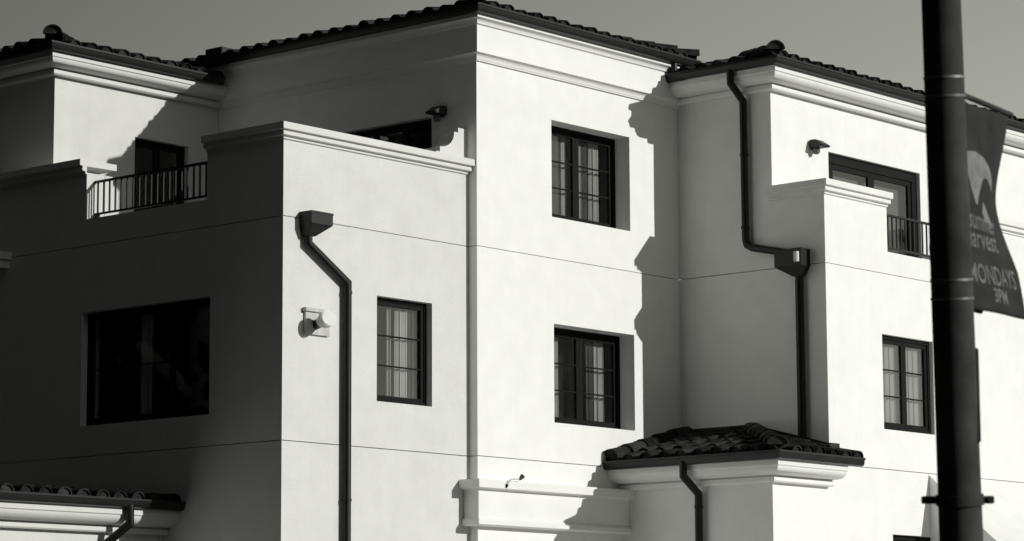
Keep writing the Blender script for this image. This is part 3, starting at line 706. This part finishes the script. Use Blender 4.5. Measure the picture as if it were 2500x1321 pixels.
banner_shape('emblem', [[(0.36, 0.13), (0.43, 0.12), (0.46, 0.17), (0.42, 0.215), (0.36, 0.20)], [(0.55, 0.05), (0.68, 0.06), (0.66, 0.10), (0.58, 0.095)]], 'banner')

# ------------------------------------------------------------------ unseen brick blocks added to close the horizon and cut sky light
M['brick'] = mat('dark_brick', 0.09, 0.9, 0.25, 2.0, 0.3, 20)
def block(x0, x1, y0, y1, h, label):
    o = empty('added_sky_blocker', ((x0+x1)/2, (y0+y1)/2, 0)); tag(o, label, 'building', 'added blocks that cut sky light')
    cx, cy = (x0+x1)/2, (y0+y1)/2; a, b_ = (x1-x0)/2, (y1-y0)/2
    MB().box(-a, a, -b_, b_, 0, h).build('wall', 'brick', o)
    MB().sweep([(-a, -b_), (a, -b_), (a, b_), (-a, b_), (-a, -b_+0.001)], [(-0.4, h), (-0.4, h+0.9), (0.25, h+0.9), (0.25, h+0.5), (0.05, h+0.2), (0.05, h)], 1, False).build('parapet', 'brick', o)
    wm = MB().box(-0.7, 0.7, -0.06, 0.06, 0, 1.7).mesh('window'); wm.materials.append(M['frame'])
    def row(n, p0, p1, rot):
        for k in range(n):
            for f_ in range(int((h-1.5)/3.4)):
                t_ = (k+0.5)/n; q = link('window', wm, o); q.location = (p0[0]+(p1[0]-p0[0])*t_, p0[1]+(p1[1]-p0[1])*t_, 1.2+3.4*f_); q.rotation_euler.z = rot
    if cy < -70: row(int(2*a/6), (-a, b_), (a, b_), 0)
    else: row(int(2*b_/6), ((a, -b_) if cx < 0 else (-a, -b_)), ((a, b_) if cx < 0 else (-a, b_)), math.pi/2)
block(-62, -40, 2, 55, 30, 'added dark brick sky blocker facing the shaded left walls across the side street')
block(-84, -62, -40, -6, 42, 'added dark brick sky blocker on the far corner of the crossing')
block(-66, -38, -78, -47, 44, 'tall added dark brick sky blocker behind the added trees at the crossing')
block(-78, -32, -112, -84, 44, 'long added dark brick sky blocker across the main street, next to the crossing')
block(-28, 30, -120, -92, 25, 'widest added dark brick sky blocker across the main street')
block(34, 92, -118, -90, 25, 'added dark brick sky blocker across the main street, farthest from the crossing')
# ------------------------------------------------------------------ unseen trees added on the left and behind the camera, shading the left walls
def tree_meshes(seed):
    rg = random.Random(seed); b = MB(); H_ = 17.0
    b.tube([(0, 0, -0.1), (0.1, 0.05, 2.5), (0.05, -0.1, 6), (0.2, 0.1, 11), (0.1, 0, 15)], 0.3, 12, radii=[0.42, 0.33, 0.26, 0.15, 0.04])
    lobes = []
    for k in range(13):
        a = k*2.4+rg.uniform(-.4, .4); z0 = 3.2+k*0.75; L = rg.uniform(2.2, 3.9)*(1-0.035*k); z1 = z0+rg.uniform(1.0, 2.4)
        e = (L*math.cos(a), L*math.sin(a), z1)
        b.tube([(0.08, 0, z0), (e[0]*0.5, e[1]*0.5, z0+(z1-z0)*0.65), e], 0.1, 7, radii=[0.13, 0.08, 0.03])
        lobes.append((Vector(e), rg.uniform(1.5, 2.2)))
    for k in range(7): lobes.append((Vector((rg.uniform(-1.6, 1.6), rg.uniform(-1.6, 1.6), rg.uniform(6, 16))), rg.uniform(1.6, 2.3)))
    trunk = b.mesh('trunk', smooth=True); trunk.materials.append(M['bark'])
    vs, fs = [], []
    for c, R in lobes:
        for _ in range(620):
            d = Vector((rg.gauss(0, 1), rg.gauss(0, 1), rg.gauss(0, 1))).normalized()*R*rg.uniform(0.35, 1.08)
            p_ = c+Vector((d.x, d.y, d.z*0.85)); n_ = Vector((rg.gauss(0, 1), rg.gauss(0, 1), rg.gauss(0.6, 1))).normalized()
            t_ = n_.orthogonal().normalized(); q_ = n_.cross(t_); s_ = rg.uniform(0.18, 0.34); k0 = len(vs)
            for aa, bb in ((-1, 0), (0, -0.55), (1, 0), (0, 0.55)): vs.append(tuple(p_+t_*aa*s_+q_*bb*s_))
            fs.append([k0, k0+1, k0+2, k0+3])
    me = bpy.data.meshes.new('crown'); me.from_pydata(vs, [], fs); me.materials.append(M['leaf'])
    return trunk, me
TM = [tree_meshes(1), tree_meshes(2)]
for i, (x, y, sc) in enumerate([(-13, 18, 1.4), (-13, 11.5, 1.4), (-16.5, 5.0, 1.35), (-21.5, -2.5, 1.3), (-26.5, -9.5, 1.2), (-31.5, -17, 1.0), (-9, 26, 1.3), (-5, 34, 1.3), (-2, 42, 1.3), (-38, -24, 1.1), (-44, -32, 1.3), (-46, -41, 1.35), (-41, -49, 1.35), (-33, -55, 1.35),
                                (-21, 9, 1.25), (-24, 1, 1.25), (-30, -6, 1.25), (-18, 18, 1.25)]):
    tr = empty('added_shade_tree', (x, y, 0)); tr.rotation_euler.z = i*1.9; tr.scale = (sc, sc, sc*1.05)
    tag(tr, 'dense dark leafy tree added out of view to darken the left walls', 'tree', 'added trees that shade the left walls')
    tk, cr = TM[i % 2]; link('trunk', tk, tr); link('crown', cr, tr)
